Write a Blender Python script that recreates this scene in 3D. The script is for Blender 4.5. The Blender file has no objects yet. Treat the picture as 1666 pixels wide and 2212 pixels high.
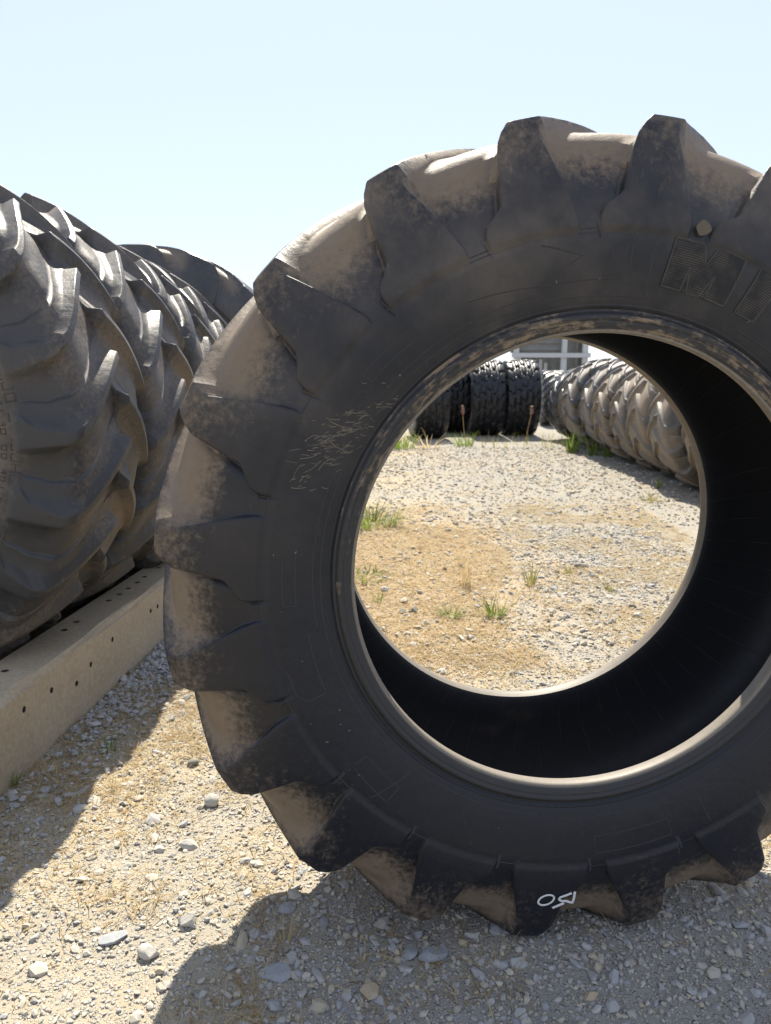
import bpy, bmesh, math, random
import numpy as np
from mathutils import Vector, Matrix, Euler

R = math.radians
PI = math.pi
sc = bpy.context.scene
COL = sc.collection
rng = np.random.default_rng(7)
random.seed(7)

# ------------------------------------------------------------------ camera
CAM_H = 1.29
PITCH = 0.1903
cam_d = bpy.data.cameras.new("camera")
cam_d.sensor_fit = 'VERTICAL'
cam_d.sensor_height = 36.0
cam_d.sensor_width = 27.1
cam_d.lens = 36.0 * 1599.0 / 2212.0
cam_d.clip_start = 0.05
cam_d.clip_end = 3000
cam = bpy.data.objects.new("camera", cam_d)
cam.location = (0, 0, CAM_H)
cam.rotation_euler = (PI / 2 - PITCH, 0, 0)
COL.objects.link(cam)
sc.camera = cam
cam_d.dof.use_dof = True
cam_d.dof.focus_distance = 1.65
cam_d.dof.aperture_fstop = 7.0

# ------------------------------------------------------------------ world, sun, exposure
SUN_EL, SUN_AZ = R(53), -0.005          # azimuth from +Y towards +X
world = bpy.data.worlds.new("World")
sc.world = world
world.use_nodes = True
wn = world.node_tree
bg = wn.nodes["Background"]
sky = wn.nodes.new("ShaderNodeTexSky")
sky.sky_type = 'NISHITA'
sky.sun_disc = False
sky.sun_elevation = SUN_EL
sky.sun_rotation = SUN_AZ
sky.air_density = 1.0
sky.dust_density = 0.3
sky.ozone_density = 1.0
# thin bright summer haze over the whole sky: the clear-sky colours are drawn halfway to one pale blue
hz = wn.nodes.new("ShaderNodeMix"); hz.data_type = 'RGBA'
hz.inputs[0].default_value = 0.8
hz.inputs[7].default_value = (2.78, 3.08, 3.85, 1)
wn.links.new(sky.outputs[0], hz.inputs[6])
wn.links.new(hz.outputs[2], bg.inputs[0])
bg.inputs[1].default_value = 0.128
sun_d = bpy.data.lights.new("sun", 'SUN')
sun_d.energy = 5.0
sun_d.angle = R(0.55)
sun_d.color = (1.0, 0.93, 0.80)
sun = bpy.data.objects.new("sun", sun_d)
sd = Vector((math.sin(SUN_AZ) * math.cos(SUN_EL), math.cos(SUN_AZ) * math.cos(SUN_EL), math.sin(SUN_EL)))
sun.rotation_euler = sd.to_track_quat('Z', 'Y').to_euler()
sun.location = (2, 20, 20)
COL.objects.link(sun)
vs = sc.view_settings
vs.view_transform = 'Standard'
vs.look = 'None'
vs.exposure = 1.12
vs.gamma = 1.0
vs.use_curve_mapping = False

# ------------------------------------------------------------------ helpers
def tag(o, label=None, cat=None, group=None, kind=None):
    if label: o["label"] = label
    if cat: o["category"] = cat
    if group: o["group"] = group
    if kind: o["kind"] = kind
    return o

def link(name, mesh, mat=None, parent=None, loc=None, rot=None):
    o = bpy.data.objects.new(name, mesh)
    COL.objects.link(o)
    if mat is not None and mesh is not None and len(mesh.materials) == 0:
        mesh.materials.append(mat)
    if parent is not None: o.parent = parent
    if loc is not None: o.location = loc
    if rot is not None: o.rotation_euler = rot
    return o

def empty(name, loc, rot=(0, 0, 0)):
    o = bpy.data.objects.new(name, None)
    o.empty_display_size = 0.1
    COL.objects.link(o)
    o.location = loc
    o.rotation_euler = rot
    return o

def mesh_np(name, V, F, smooth=True, attr=None):
    """V (n,3); F (m,3) or (m,4) int array"""
    V = np.ascontiguousarray(V, dtype=np.float32)
    F = np.ascontiguousarray(F, dtype=np.int32)
    me = bpy.data.meshes.new(name)
    k = F.shape[1]
    me.vertices.add(len(V))
    me.vertices.foreach_set("co", V.ravel())
    me.loops.add(F.size)
    me.loops.foreach_set("vertex_index", F.ravel())
    me.polygons.add(len(F))
    me.polygons.foreach_set("loop_start", np.arange(0, F.size, k, dtype=np.int32))
    me.polygons.foreach_set("use_smooth", np.full(len(F), smooth, dtype=bool))
    me.update(calc_edges=True)
    me.validate()
    if attr:
        for an, av in attr.items():
            a = me.attributes.new(an, 'FLOAT', 'POINT')
            a.data.foreach_set("value", np.ascontiguousarray(av, dtype=np.float32))
    return me

def grid_faces(nr, nc, wrap=False, flip=False):
    i = np.arange(nr - 1)[:, None]
    j = np.arange(nc if wrap else nc - 1)[None, :]
    j2 = (j + 1) % nc
    a = i * nc + j; b = i * nc + j2; c = (i + 1) * nc + j2; d = (i + 1) * nc + j
    F = np.stack([a, b, c, d], -1).reshape(-1, 4)
    return F[:, ::-1] if flip else F

def smooth_noise(n, seed):
    """smooth lattice noise in 2-D, values about -1..1; returns function(x, y) in lattice units"""
    g = np.random.default_rng(seed).uniform(-1, 1, (n, n))
    def f(x, y):
        x = np.asarray(x, float); y = np.asarray(y, float)
        xi = np.floor(x).astype(int); yi = np.floor(y).astype(int)
        fx = x - xi; fy = y - yi
        fx = fx * fx * (3 - 2 * fx); fy = fy * fy * (3 - 2 * fy)
        a = g[xi % n, yi % n]; b = g[(xi + 1) % n, yi % n]
        c = g[xi % n, (yi + 1) % n]; d = g[(xi + 1) % n, (yi + 1) % n]
        return (a * (1 - fx) + b * fx) * (1 - fy) + (c * (1 - fx) + d * fx) * fy
    return f

# ---- node helpers
class NT:
    def __init__(s, name):
        s.m = bpy.data.materials.new(name)
        s.m.use_nodes = True
        s.t = s.m.node_tree
        s.b = s.t.nodes["Principled BSDF"]
    def n(s, typ, **kw):
        nd = s.t.nodes.new(typ)
        for k, v in kw.items(): setattr(nd, k, v)
        return nd
    def set(s, sock, v):
        if isinstance(v, bpy.types.NodeSocket): s.t.links.new(v, sock)
        elif v is not None: sock.default_value = v
    def math(s, op, a, b=None, c=None, clamp=False):
        nd = s.n("ShaderNodeMath", operation=op, use_clamp=clamp)
        s.set(nd.inputs[0], a); s.set(nd.inputs[1], b)
        if c is not None: s.set(nd.inputs[2], c)
        return nd.outputs[0]
    def mix(s, f, a, b):
        nd = s.n("ShaderNodeMix", data_type='RGBA')
        s.set(nd.inputs[0], f); s.set(nd.inputs[6], a); s.set(nd.inputs[7], b)
        return nd.outputs[2]
    def ramp(s, v, lo, hi, a=0.0, b=1.0):
        nd = s.n("ShaderNodeMapRange", clamp=True, interpolation_type='SMOOTHSTEP')
        s.set(nd.inputs[0], v)
        for k, x in zip((1, 2, 3, 4), (lo, hi, a, b)): nd.inputs[k].default_value = x
        return nd.outputs[0]
    def obj(s):
        return s.n("ShaderNodeTexCoord").outputs["Object"]
    def xyz(s, v):
        nd = s.n("ShaderNodeSeparateXYZ"); s.set(nd.inputs[0], v); return nd.outputs
    def mapv(s, v, scale=(1, 1, 1), loc=(0, 0, 0), rot=(0, 0, 0)):
        nd = s.n("ShaderNodeMapping"); s.set(nd.inputs[0], v)
        nd.inputs["Scale"].default_value = scale; nd.inputs["Location"].default_value = loc
        nd.inputs["Rotation"].default_value = rot
        return nd.outputs[0]
    def noise(s, v, scale, detail=4, rough=0.55, dist=0.0):
        nd = s.n("ShaderNodeTexNoise"); s.set(nd.inputs["Vector"], v)
        nd.inputs["Scale"].default_value = scale; nd.inputs["Detail"].default_value = detail
        nd.inputs["Roughness"].default_value = rough; nd.inputs["Distortion"].default_value = dist
        return nd.outputs[0]
    def voro(s, v, scale, feature='F1', rnd=1.0):
        nd = s.n("ShaderNodeTexVoronoi", feature=feature); s.set(nd.inputs["Vector"], v)
        nd.inputs["Scale"].default_value = scale
        nd.inputs["Randomness"].default_value = rnd
        return nd
    def bump(s, h, strength, dist, nrm=None):
        nd = s.n("ShaderNodeBump"); s.set(nd.inputs["Height"], h)
        nd.inputs["Strength"].default_value = strength; nd.inputs["Distance"].default_value = dist
        if nrm is not None: s.set(nd.inputs["Normal"], nrm)
        return nd.outputs[0]
    def out(s, col=None, rough=None, nrm=None, spec=None):
        s.set(s.b.inputs["Base Color"], col); s.set(s.b.inputs["Roughness"], rough)
        s.set(s.b.inputs["Normal"], nrm); s.set(s.b.inputs["Specular IOR Level"], spec)
        return s.m

def c4(r, g, b): return (r, g, b, 1)

# ------------------------------------------------------------------ materials
def rubber_mat(name, base=(0.011, 0.0128, 0.018), dust=(0.25, 0.192, 0.132), amount=0.0, film=0.12, rim=0.62, radius=0.87, rough=0.5, groove=0.32, weather=0.0, spec=0.3, inner=None, dmix=0.62):
    t = NT(name)
    o = t.obj()
    x, y, z = t.xyz(o)
    rad = t.math('SQRT', t.math('ADD', t.math('MULTIPLY', x, x), t.math('MULTIPLY', z, z)))
    n1 = t.noise(o, 7.5, 9, 0.74)
    n2 = t.noise(o, 75, 6, 0.75)
    n3 = t.noise(o, 2.2, 3, 0.5)
    lug = t.n("ShaderNodeAttribute", attribute_name="lug").outputs["Fac"]
    edge = t.ramp(rad, radius * 0.80, radius * 1.0)
    topz = t.ramp(z, -0.2 * radius, 0.95 * radius, 0.08, 3.4)
    s = t.math('ADD', t.math('MULTIPLY', n1, 0.44), t.math('MULTIPLY', n2, 0.54))
    s = t.math('ADD', s, t.math('MULTIPLY', edge, 0.13))
    s = t.math('ADD', s, t.math('MULTIPLY', t.math('SUBTRACT', 1.0, lug), t.math('MULTIPLY', edge, groove)))
    s = t.math('ADD', s, t.math('MULTIPLY', t.math('SUBTRACT', n3, 0.5), 0.62))
    m = t.ramp(s, rim - 0.10 - amount, rim + 0.20 - amount)
    if inner:
        ri = t.math('ADD', rad, t.math('MULTIPLY', t.math('SUBTRACT', n1, 0.5), 0.30))
        m = t.math('MAXIMUM', m, t.ramp(ri, inner[0], inner[1], 0.85, 0.0))
    # thin streaky scuffs
    sc_ = t.noise(t.mapv(o, (90, 14, 30), rot=(0.3, 0.7, 0.2)), 1.0, 4, 0.6)
    scuff = t.math('MULTIPLY', t.ramp(sc_, 0.60, 0.72), t.math('ADD', t.math('MULTIPLY', edge, 0.5), 0.07))
    big = t.ramp(t.noise(o, 3.1, 5, 0.6), 0.35, 0.75)
    vo = t.voro(o, 85, 'DISTANCE_TO_EDGE').outputs[0]
    col = t.mix(t.math('MULTIPLY', t.math('MULTIPLY', big, film), topz), c4(*base), c4(dust[0] * 0.8, dust[1] * 0.85, dust[2] * 0.95))
    if weather > 0:
        col = t.mix(weather, col, c4(0.16, 0.15, 0.135))
    col = t.mix(t.math('MULTIPLY', scuff, 0.55), col, c4(dust[0] * 0.9, dust[1] * 0.95, dust[2] * 1.05))
    dcol = t.mix(n2, c4(dust[0] * 0.75, dust[1] * 0.72, dust[2] * 0.7), c4(dust[0] * 1.15, dust[1] * 1.15, dust[2] * 1.15))
    col = t.mix(t.math('MULTIPLY', m, dmix), col, dcol)
    ro = t.math('ADD', rough, t.math('MULTIPLY', m, 0.22))
    ro = t.math('ADD', ro, t.math('MULTIPLY', t.math('SUBTRACT', n2, 0.5), 0.25), clamp=True)
    # moulded circumferential lines and fine pebble
    fine = t.noise(o, 420, 3, 0.6)
    med = t.noise(o, 38, 5, 0.62)
    h = t.math('ADD', t.math('MULTIPLY', fine, 0.25), t.math('MULTIPLY', med, 0.8))
    h = t.math('ADD', h, t.math('MULTIPLY', t.noise(o, 11, 4, 0.6), 2.2))
    nrm = t.bump(h, 0.5, 0.003)
    return t.out(col, ro, nrm, spec)

M_RUB = rubber_mat("rubber_hero", amount=-0.015, film=0.15, dmix=0.72, rough=0.40, spec=0.33)
M_RUB_SIDE = rubber_mat("rubber_hero_sidewall", amount=-0.06, film=0.13, rough=0.42, spec=0.32)
M_RUB_ROW = rubber_mat("rubber_weathered", base=(0.026, 0.027, 0.030), dust=(0.22, 0.17, 0.12), amount=-0.05, film=0.17, radius=0.97, rough=0.42, weather=0.06, groove=0.10, spec=0.42, inner=(0.65, 0.75))
M_RUB_FAR = rubber_mat("rubber_far_row", base=(0.022, 0.023, 0.027), dust=(0.24, 0.2, 0.15), amount=-0.08, film=0.12, radius=0.72, rough=0.40, weather=0.05, spec=0.6)
M_RUB_SMOOTH = rubber_mat("rubber_smooth", base=(0.03, 0.032, 0.035), amount=-0.12, film=0.12, radius=1.0, rough=0.36, spec=0.5)
M_RUB_MUD = rubber_mat("rubber_dusty", base=(0.045, 0.044, 0.042), dust=(0.25, 0.19, 0.125), amount=0.02, film=0.22, radius=0.7, rough=0.45, weather=0.12, groove=.14, spec=0.5)
M_RUB_DARK = rubber_mat("rubber_black", base=(0.008, 0.0088, 0.0115), amount=-0.45, spec=0.45, film=0.0, radius=0.75, rough=0.42)

def liner_mat():
    t = NT("inner_liner")
    o = t.obj(); x, y, z = t.xyz(o)
    phi = t.math('ARCTAN2', z, x)
    # moulded vent lines running slanted over the liner
    ph = t.math('ADD', t.math('MULTIPLY', phi, 60 / (2 * PI)), t.math('MULTIPLY', y, 2.2))
    fr = t.math('ABSOLUTE', t.math('SUBTRACT', t.math('FRACT', ph), 0.5))
    line = t.ramp(fr, 0.0, 0.035, 1.0, 0.0)
    n = t.noise(o, 14, 5, 0.6)
    n2 = t.noise(o, 2.3, 3, 0.5)
    dust = t.ramp(t.math('ADD', t.math('MULTIPLY', n2, 0.7), t.math('MULTIPLY', n, 0.3)), 0.62, 0.72)
    col = t.mix(t.math('MULTIPLY', dust, 0.25), c4(0.019, 0.020, 0.024), c4(0.13, 0.10, 0.075))
    col = t.mix(t.math('MULTIPLY', line, t.ramp(n, 0.35, 0.65, 0.1, 0.6)), col, c4(0.075, 0.07, 0.065))
    h = t.math('ADD', t.math('MULTIPLY', line, 1.0), t.math('MULTIPLY', n, 0.6))
    return t.out(col, t.math('ADD', 0.42, t.math('MULTIPLY', n, 0.25)), t.bump(h, 0.5, 0.0015), 0.4)
M_LINER = liner_mat()

def bead_mat():
    t = NT("bead_rubber")
    o = t.obj(); x, y, z = t.xyz(o)
    rad = t.math('SQRT', t.math('ADD', t.math('MULTIPLY', x, x), t.math('MULTIPLY', z, z)))
    phi = t.math('ARCTAN2', z, x)
    cmb = t.n("ShaderNodeCombineXYZ")
    t.set(cmb.inputs[0], t.math('MULTIPLY', rad, 60.0)); t.set(cmb.inputs[1], t.math('MULTIPLY', phi, 4.0)); t.set(cmb.inputs[2], t.math('MULTIPLY', y, 60.0))
    n = t.noise(cmb.outputs[0], 1.3, 7, 0.7)
    n2 = t.noise(o, 70, 5, 0.65)
    up = t.ramp(z, -0.15, 0.35)
    s = t.math('ADD', t.math('ADD', t.math('MULTIPLY', n, 0.65), t.math('MULTIPLY', n2, 0.3)), t.math('MULTIPLY', up, 0.07))
    m = t.ramp(s, 0.53, 0.66)
    toe = t.ramp(rad, 0.486, 0.492, 1.0, 0.0)
    col = t.mix(t.math('MULTIPLY', t.math('MULTIPLY', m, 0.75), t.ramp(z, -0.35, 0.35, 0.25, 1.0)), c4(0.022, 0.022, 0.024), c4(0.25, 0.185, 0.115))
    col = t.mix(t.math('MULTIPLY', toe, 0.8), col, t.mix(n2, c4(0.16, 0.14, 0.115), c4(0.27, 0.235, 0.185)))
    h = t.math('ADD', t.math('MULTIPLY', n, 0.7), t.math('MULTIPLY', n2, 0.4))
    return t.out(col, 0.55, t.bump(h, 0.5, 0.002), 0.45)
M_BEAD = bead_mat()

def letter_mat():
    t = NT("moulded_letter_hatch")
    o = t.obj(); x, y, z = t.xyz(o)
    rad = t.math('SQRT', t.math('ADD', t.math('MULTIPLY', x, x), t.math('MULTIPLY', z, z)))
    phi = t.math('ARCTAN2', z, x)
    a = t.math('ABSOLUTE', t.math('SUBTRACT', t.math('FRACT', t.math('MULTIPLY', rad, 250.0)), 0.5))
    b = t.math('ABSOLUTE', t.math('SUBTRACT', t.math('FRACT', t.math('MULTIPLY', phi, 175.0)), 0.5))
    la = t.ramp(a, 0.08, 0.24, 1.0, 0.0); lb = t.ramp(b, 0.05, 0.18, 1.0, 0.0)
    grid = t.math('MAXIMUM', la, t.math('MULTIPLY', lb, 0.7))
    n = t.noise(o, 22, 5, 0.65)
    d = t.math('MULTIPLY', grid, t.ramp(n, 0.36, 0.66, 0.05, 0.85))
    col = t.mix(d, c4(0.016, 0.017, 0.02), c4(0.095, 0.08, 0.062))
    return t.out(col, 0.7, t.bump(t.math('SUBTRACT', 1.0, grid), 0.5, 0.002), 0.3)
M_LETTER = letter_mat()

def simple_mat(name, col, rough=0.6, nscale=30, var=0.25, bump=0.2, bdist=0.003, spec=0.4):
    t = NT(name)
    o = t.obj()
    n = t.noise(o, nscale, 5, 0.6)
    a = tuple(v * (1 - var) for v in col); b = tuple(min(1, v * (1 + var)) for v in col)
    return t.out(t.mix(n, c4(*a), c4(*b)), rough, t.bump(n, bump, bdist), spec)

M_OUTLINE = simple_mat("moulded_line", (0.026, 0.025, 0.026), 0.55, 60, 0.5)
M_RIM = simple_mat("letter_rim", (0.05, 0.046, 0.04), 0.7, 70, 0.6)
M_WORN = simple_mat("worn_letter", (0.085, 0.07, 0.055), 0.8, 60, 0.4)
M_CHALK = simple_mat("chalk_paint", (0.62, 0.62, 0.62), 0.9, 180, 0.25)
M_MUD = simple_mat("dried_mud", (0.11, 0.093, 0.068), 0.95, 40, 0.3, 0.6)
M_FLECK = simple_mat("mud_fleck", (0.17, 0.15, 0.115), 0.95, 90, 0.45, 0.6)

def concrete_mat():
    t = NT("concrete")
    o = t.obj()
    n = t.noise(o, 3.5, 6, 0.62); f = t.noise(o, 60, 5, 0.65)
    v = t.voro(o, 55).outputs[0]
    pit = t.ramp(v, 0.05, 0.16, 1.0, 0.0)
    pit = t.math('MULTIPLY', pit, t.ramp(t.noise(o, 17, 2), 0.52, 0.6))
    col = t.mix(n, c4(0.25, 0.195, 0.125), c4(0.40, 0.33, 0.23))
    col = t.mix(t.math('MULTIPLY', t.ramp(f, 0.4, 0.65), 0.3), col, c4(0.50, 0.44, 0.34))
    st = t.ramp(t.noise(t.mapv(o, (2.5, 2.5, 14)), 1.6, 4, 0.6), 0.55, 0.75)
    col = t.mix(t.math('MULTIPLY', st, 0.5), col, c4(0.22, 0.155, 0.085))
    col = t.mix(t.math('MULTIPLY', pit, 0.7), col, c4(0.10, 0.085, 0.065))
    h = t.math('SUBTRACT', t.math('MULTIPLY', f, 0.4), pit)
    return t.out(col, 0.85, t.bump(h, 0.5, 0.003), 0.3)
M_CONC = concrete_mat()
M_HOLE = simple_mat("concrete_hole", (0.07, 0.06, 0.05), 0.95)

def ground_mat():
    t = NT("gravel_ground")
    o = t.obj()
    big = t.noise(o, 0.55, 4, 0.6)
    mid = t.noise(o, 3.0, 5, 0.65)
    fine = t.noise(o, 45, 6, 0.7)
    zone = t.ramp(t.math('ADD', t.math('MULTIPLY', big, 0.65), t.math('MULTIPLY', mid, 0.35)), 0.42, 0.60)
    x, y, z = t.xyz(o)
    # dead thatch lies thickest in one patch of the yard
    dx = t.math('DIVIDE', t.math('SUBTRACT', x, 0.05), 0.95); dy = t.math('DIVIDE', t.math('SUBTRACT', y, 4.9), 1.9)
    dd = t.math('ADD', t.math('MULTIPLY', dx, dx), t.math('MULTIPLY', dy, dy))
    dd = t.math('ADD', dd, t.math('MULTIPLY', t.math('SUBTRACT', mid, 0.5), 6.0))
    thatch = t.ramp(dd, 0.2, 1.9, 0.75, 0.0)
    base = t.mix(zone, c4(0.31, 0.28, 0.22), c4(0.42, 0.33, 0.19))
    shade_bare = t.math('MULTIPLY', t.ramp(t.math('ADD', x, t.math('MULTIPLY', t.math('SUBTRACT', mid, 0.5), 0.6)), -0.35, -0.05), t.ramp(y, 1.55, 1.9, 1.0, 0.0))
    base = t.mix(t.math('MULTIPLY', shade_bare, 0.8), base, c4(0.275, 0.275, 0.27))  # ground with little straw, the tyre shade's grey put into its colour
    grey = t.math('MULTIPLY', t.ramp(t.math('ADD', x, t.math('MULTIPLY', t.math('SUBTRACT', mid, 0.5), 2.2)), 0.1, 1.3), t.ramp(y, 2.6, 4.2))
    base = t.mix(t.math('MULTIPLY', grey, 0.75), base, c4(0.255, 0.24, 0.21))
    base = t.mix(thatch, base, c4(0.43, 0.315, 0.19))
    base = t.mix(t.math('MULTIPLY', fine, 0.5), base, c4(0.24, 0.215, 0.175))
    v1 = t.voro(o, 62); v2 = t.voro(o, 150)
    s1 = t.n("ShaderNodeSeparateColor"); t.set(s1.inputs[0], v1.outputs["Color"])
    s2 = t.n("ShaderNodeSeparateColor"); t.set(s2.inputs[0], v2.outputs["Color"])
    keep = t.math('SUBTRACT', 1.0, t.math('MULTIPLY', thatch, 0.8))
    st1 = t.math('MULTIPLY', t.ramp(s1.outputs[0], 0.45, 0.5), t.ramp(v1.outputs[0], 0.25, 0.42, 1.0, 0.0))
    st2 = t.math('MULTIPLY', t.ramp(s2.outputs[0], 0.3, 0.35), t.ramp(v2.outputs[0], 0.3, 0.5, 1.0, 0.0))
    scol = t.mix(s1.outputs[1], c4(0.27, 0.27, 0.265), c4(0.54, 0.51, 0.45))
    scol2 = t.mix(s2.outputs[1], c4(0.27, 0.26, 0.24), c4(0.54, 0.49, 0.40))
    col = t.mix(t.math('MULTIPLY', t.math('MULTIPLY', st2, 0.75), keep), base, scol2)
    col = t.mix(t.math('MULTIPLY', t.math('MULTIPLY', st1, 0.85), keep), col, scol)
    h = t.math('ADD', t.math('MULTIPLY', st1, t.math('SUBTRACT', 1.0, v1.outputs[0])), t.math('MULTIPLY', st2, 0.45))
    h = t.math('ADD', h, t.math('MULTIPLY', fine, 0.6))
    return t.out(col, 0.92, t.bump(h, 0.9, 0.008), 0.25)
M_GROUND = ground_mat()

def island_mat(name, cols, rough=0.9, nscale=80, transl=0.0, noise_mix=0.35):
    """colour drawn per loose piece from a ramp of colours"""
    t = NT(name)
    g = t.n("ShaderNodeNewGeometry").outputs["Random Per Island"]
    r = t.n("ShaderNodeValToRGB")
    el = r.color_ramp.elements
    for i, c in enumerate(cols):
        p = i / (len(cols) - 1)
        if i == 0: el[0].position, el[0].color = 0, c4(*c)
        elif i == len(cols) - 1: el[-1].position, el[-1].color = 1, c4(*c)
        else:
            e = el.new(p); e.color = c4(*c)
    t.set(r.inputs[0], g)
    n = t.noise(t.obj(), nscale, 4, 0.65)
    col = t.mix(t.math('MULTIPLY', n, noise_mix), r.outputs[0], c4(*[v * 0.55 for v in cols[0]]))
    m = t.out(col, rough, t.bump(n, 0.4, 0.002), 0.25)
    if transl > 0:
        tr = t.n("ShaderNodeBsdfTranslucent"); t.set(tr.inputs[0], col)
        mx = t.n("ShaderNodeMixShader"); mx.inputs[0].default_value = transl
        t.set(mx.inputs[1], t.b.outputs[0]); t.set(mx.inputs[2], tr.outputs[0])
        outn = [q_ for q_ in t.t.nodes if q_.type == 'OUTPUT_MATERIAL'][0]
        t.set(outn.inputs[0], mx.outputs[0])
    return m
M_STONE = island_mat("gravel_stone", [(0.33, 0.33, 0.325), (0.43, 0.385, 0.305), (0.37, 0.36, 0.335), (0.50, 0.45, 0.35), (0.40, 0.375, 0.32), (0.47, 0.39, 0.26), (0.30, 0.305, 0.31), (0.54, 0.49, 0.385)])
M_PEBBLE = island_mat("pebble_stone", [(0.31, 0.315, 0.32), (0.41, 0.40, 0.385), (0.35, 0.35, 0.35), (0.45, 0.435, 0.40), (0.28, 0.285, 0.295)])
M_STRAW = island_mat("dry_straw", [(0.50, 0.37, 0.18), (0.62, 0.50, 0.29), (0.42, 0.28, 0.13), (0.66, 0.56, 0.36), (0.55, 0.42, 0.22)], 0.7, 40, 0.5)
M_GREEN = island_mat("green_blade", [(0.15, 0.22, 0.035), (0.25, 0.32, 0.06), (0.12, 0.19, 0.03), (0.33, 0.35, 0.09)], 0.55, 40, 0.45)
M_YELLOW = island_mat("yellow_blade", [(0.28, 0.26, 0.06), (0.38, 0.33, 0.10), (0.20, 0.21, 0.05), (0.45, 0.36, 0.15)], 0.6, 40, 0.4)
M_SEED = island_mat("seed_head", [(0.30, 0.17, 0.12), (0.40, 0.25, 0.18), (0.25, 0.14, 0.09)], 0.8, 40)

def rock_mat(name, a, b):
    t = NT(name)
    o = t.obj()
    n = t.noise(o, 25, 6, 0.65); f = t.noise(o, 140, 4, 0.7)
    col = t.mix(n, c4(*a), c4(*b))
    col = t.mix(t.math('MULTIPLY', t.ramp(f, 0.5, 0.7), 0.4), col, c4(*[v * 0.6 for v in a]))
    return t.out(col, 0.9, t.bump(t.math('ADD', n, t.math('MULTIPLY', f, 0.5)), 0.6, 0.004), 0.25)
M_ROCKS = dict(grey=rock_mat("rock_grey", (0.23, 0.24, 0.25), (0.34, 0.345, 0.35)),
               pale=rock_mat("rock_pale", (0.36, 0.345, 0.30), (0.50, 0.47, 0.41)),
               tan=rock_mat("rock_tan", (0.33, 0.26, 0.17), (0.46, 0.38, 0.27)),
               dark=rock_mat("rock_dark", (0.16, 0.15, 0.13), (0.27, 0.25, 0.21)))
M_WHITE = simple_mat("white_paint", (0.45, 0.46, 0.47), 0.5, 20, 0.06, 0.05)
M_SHEET = simple_mat("grey_sheet", (0.20, 0.20, 0.19), 0.6, 6, 0.3, 0.1)
M_DARKSHEET = simple_mat("dark_sheet", (0.14, 0.145, 0.135), 0.6, 6, 0.3, 0.1)

# ------------------------------------------------------------------ ground
N1 = smooth_noise(64, 1); N2 = smooth_noise(64, 2); N3 = smooth_noise(64, 3)
def gz(x, y):
    return 0.012 * N1(x / 0.75, y / 0.75) + 0.006 * N2(x / 0.23, y / 0.23) + 0.003 * N3(x / 0.07, y / 0.07)

def axis_lines(lo, hi, step, far):
    core = np.arange(lo, hi + 1e-6, step)
    out = [step]
    while sum(out) < far: out.append(out[-1] * 1.25)
    ext = np.cumsum(out)
    return np.concatenate([(lo - ext)[::-1], core, hi + ext])
gx = axis_lines(-2.2, 4.2, 0.028, 600); gy = axis_lines(0.4, 12.5, 0.03, 900)
GX, GY = np.meshgrid(gx, gy)
GZ = np.where((np.abs(GX) < 12) & (np.abs(GY) < 22), gz(GX, GY), 0.0)
gme = mesh_np("ground", np.stack([GX.ravel(), GY.ravel(), GZ.ravel()], 1), grid_faces(len(gy), len(gx)))
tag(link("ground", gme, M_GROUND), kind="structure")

def pix(px, py, z=0.0):
    """a point of the photo (1666 px wide) on the ground"""
    a = (px - 833) / 1599; b = (py - 1106) / 1599
    c, s = math.cos(PITCH), math.sin(PITCH)
    d = (a, c - b * s, -s - b * c)
    t = (z - CAM_H) / d[2]
    return d[0] * t, d[1] * t

# ------------------------------------------------------------------ tyre builder
def column_template(quality):
    """list of (zone, parameter); zones: floor, foot_a, top, foot_b"""
    nf, nk, nt = {3: (5, 6, 4), 2: (4, 4, 3), 1: (2, 2, 2)}[quality]
    cols = []
    for i in range(nf): cols.append(('floor', i / nf))
    for i in range(nk): cols.append(('a', i / nk))
    cols.append(('ae', 0)); cols.append(('ae', 1))
    for i in range(1, nt + 1): cols.append(('top', i / (nt + 1)))
    cols.append(('be', 1)); cols.append(('be', 0))
    for i in range(nk, 0, -1): cols.append(('b', (i - 1) / nk))
    return cols

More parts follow.
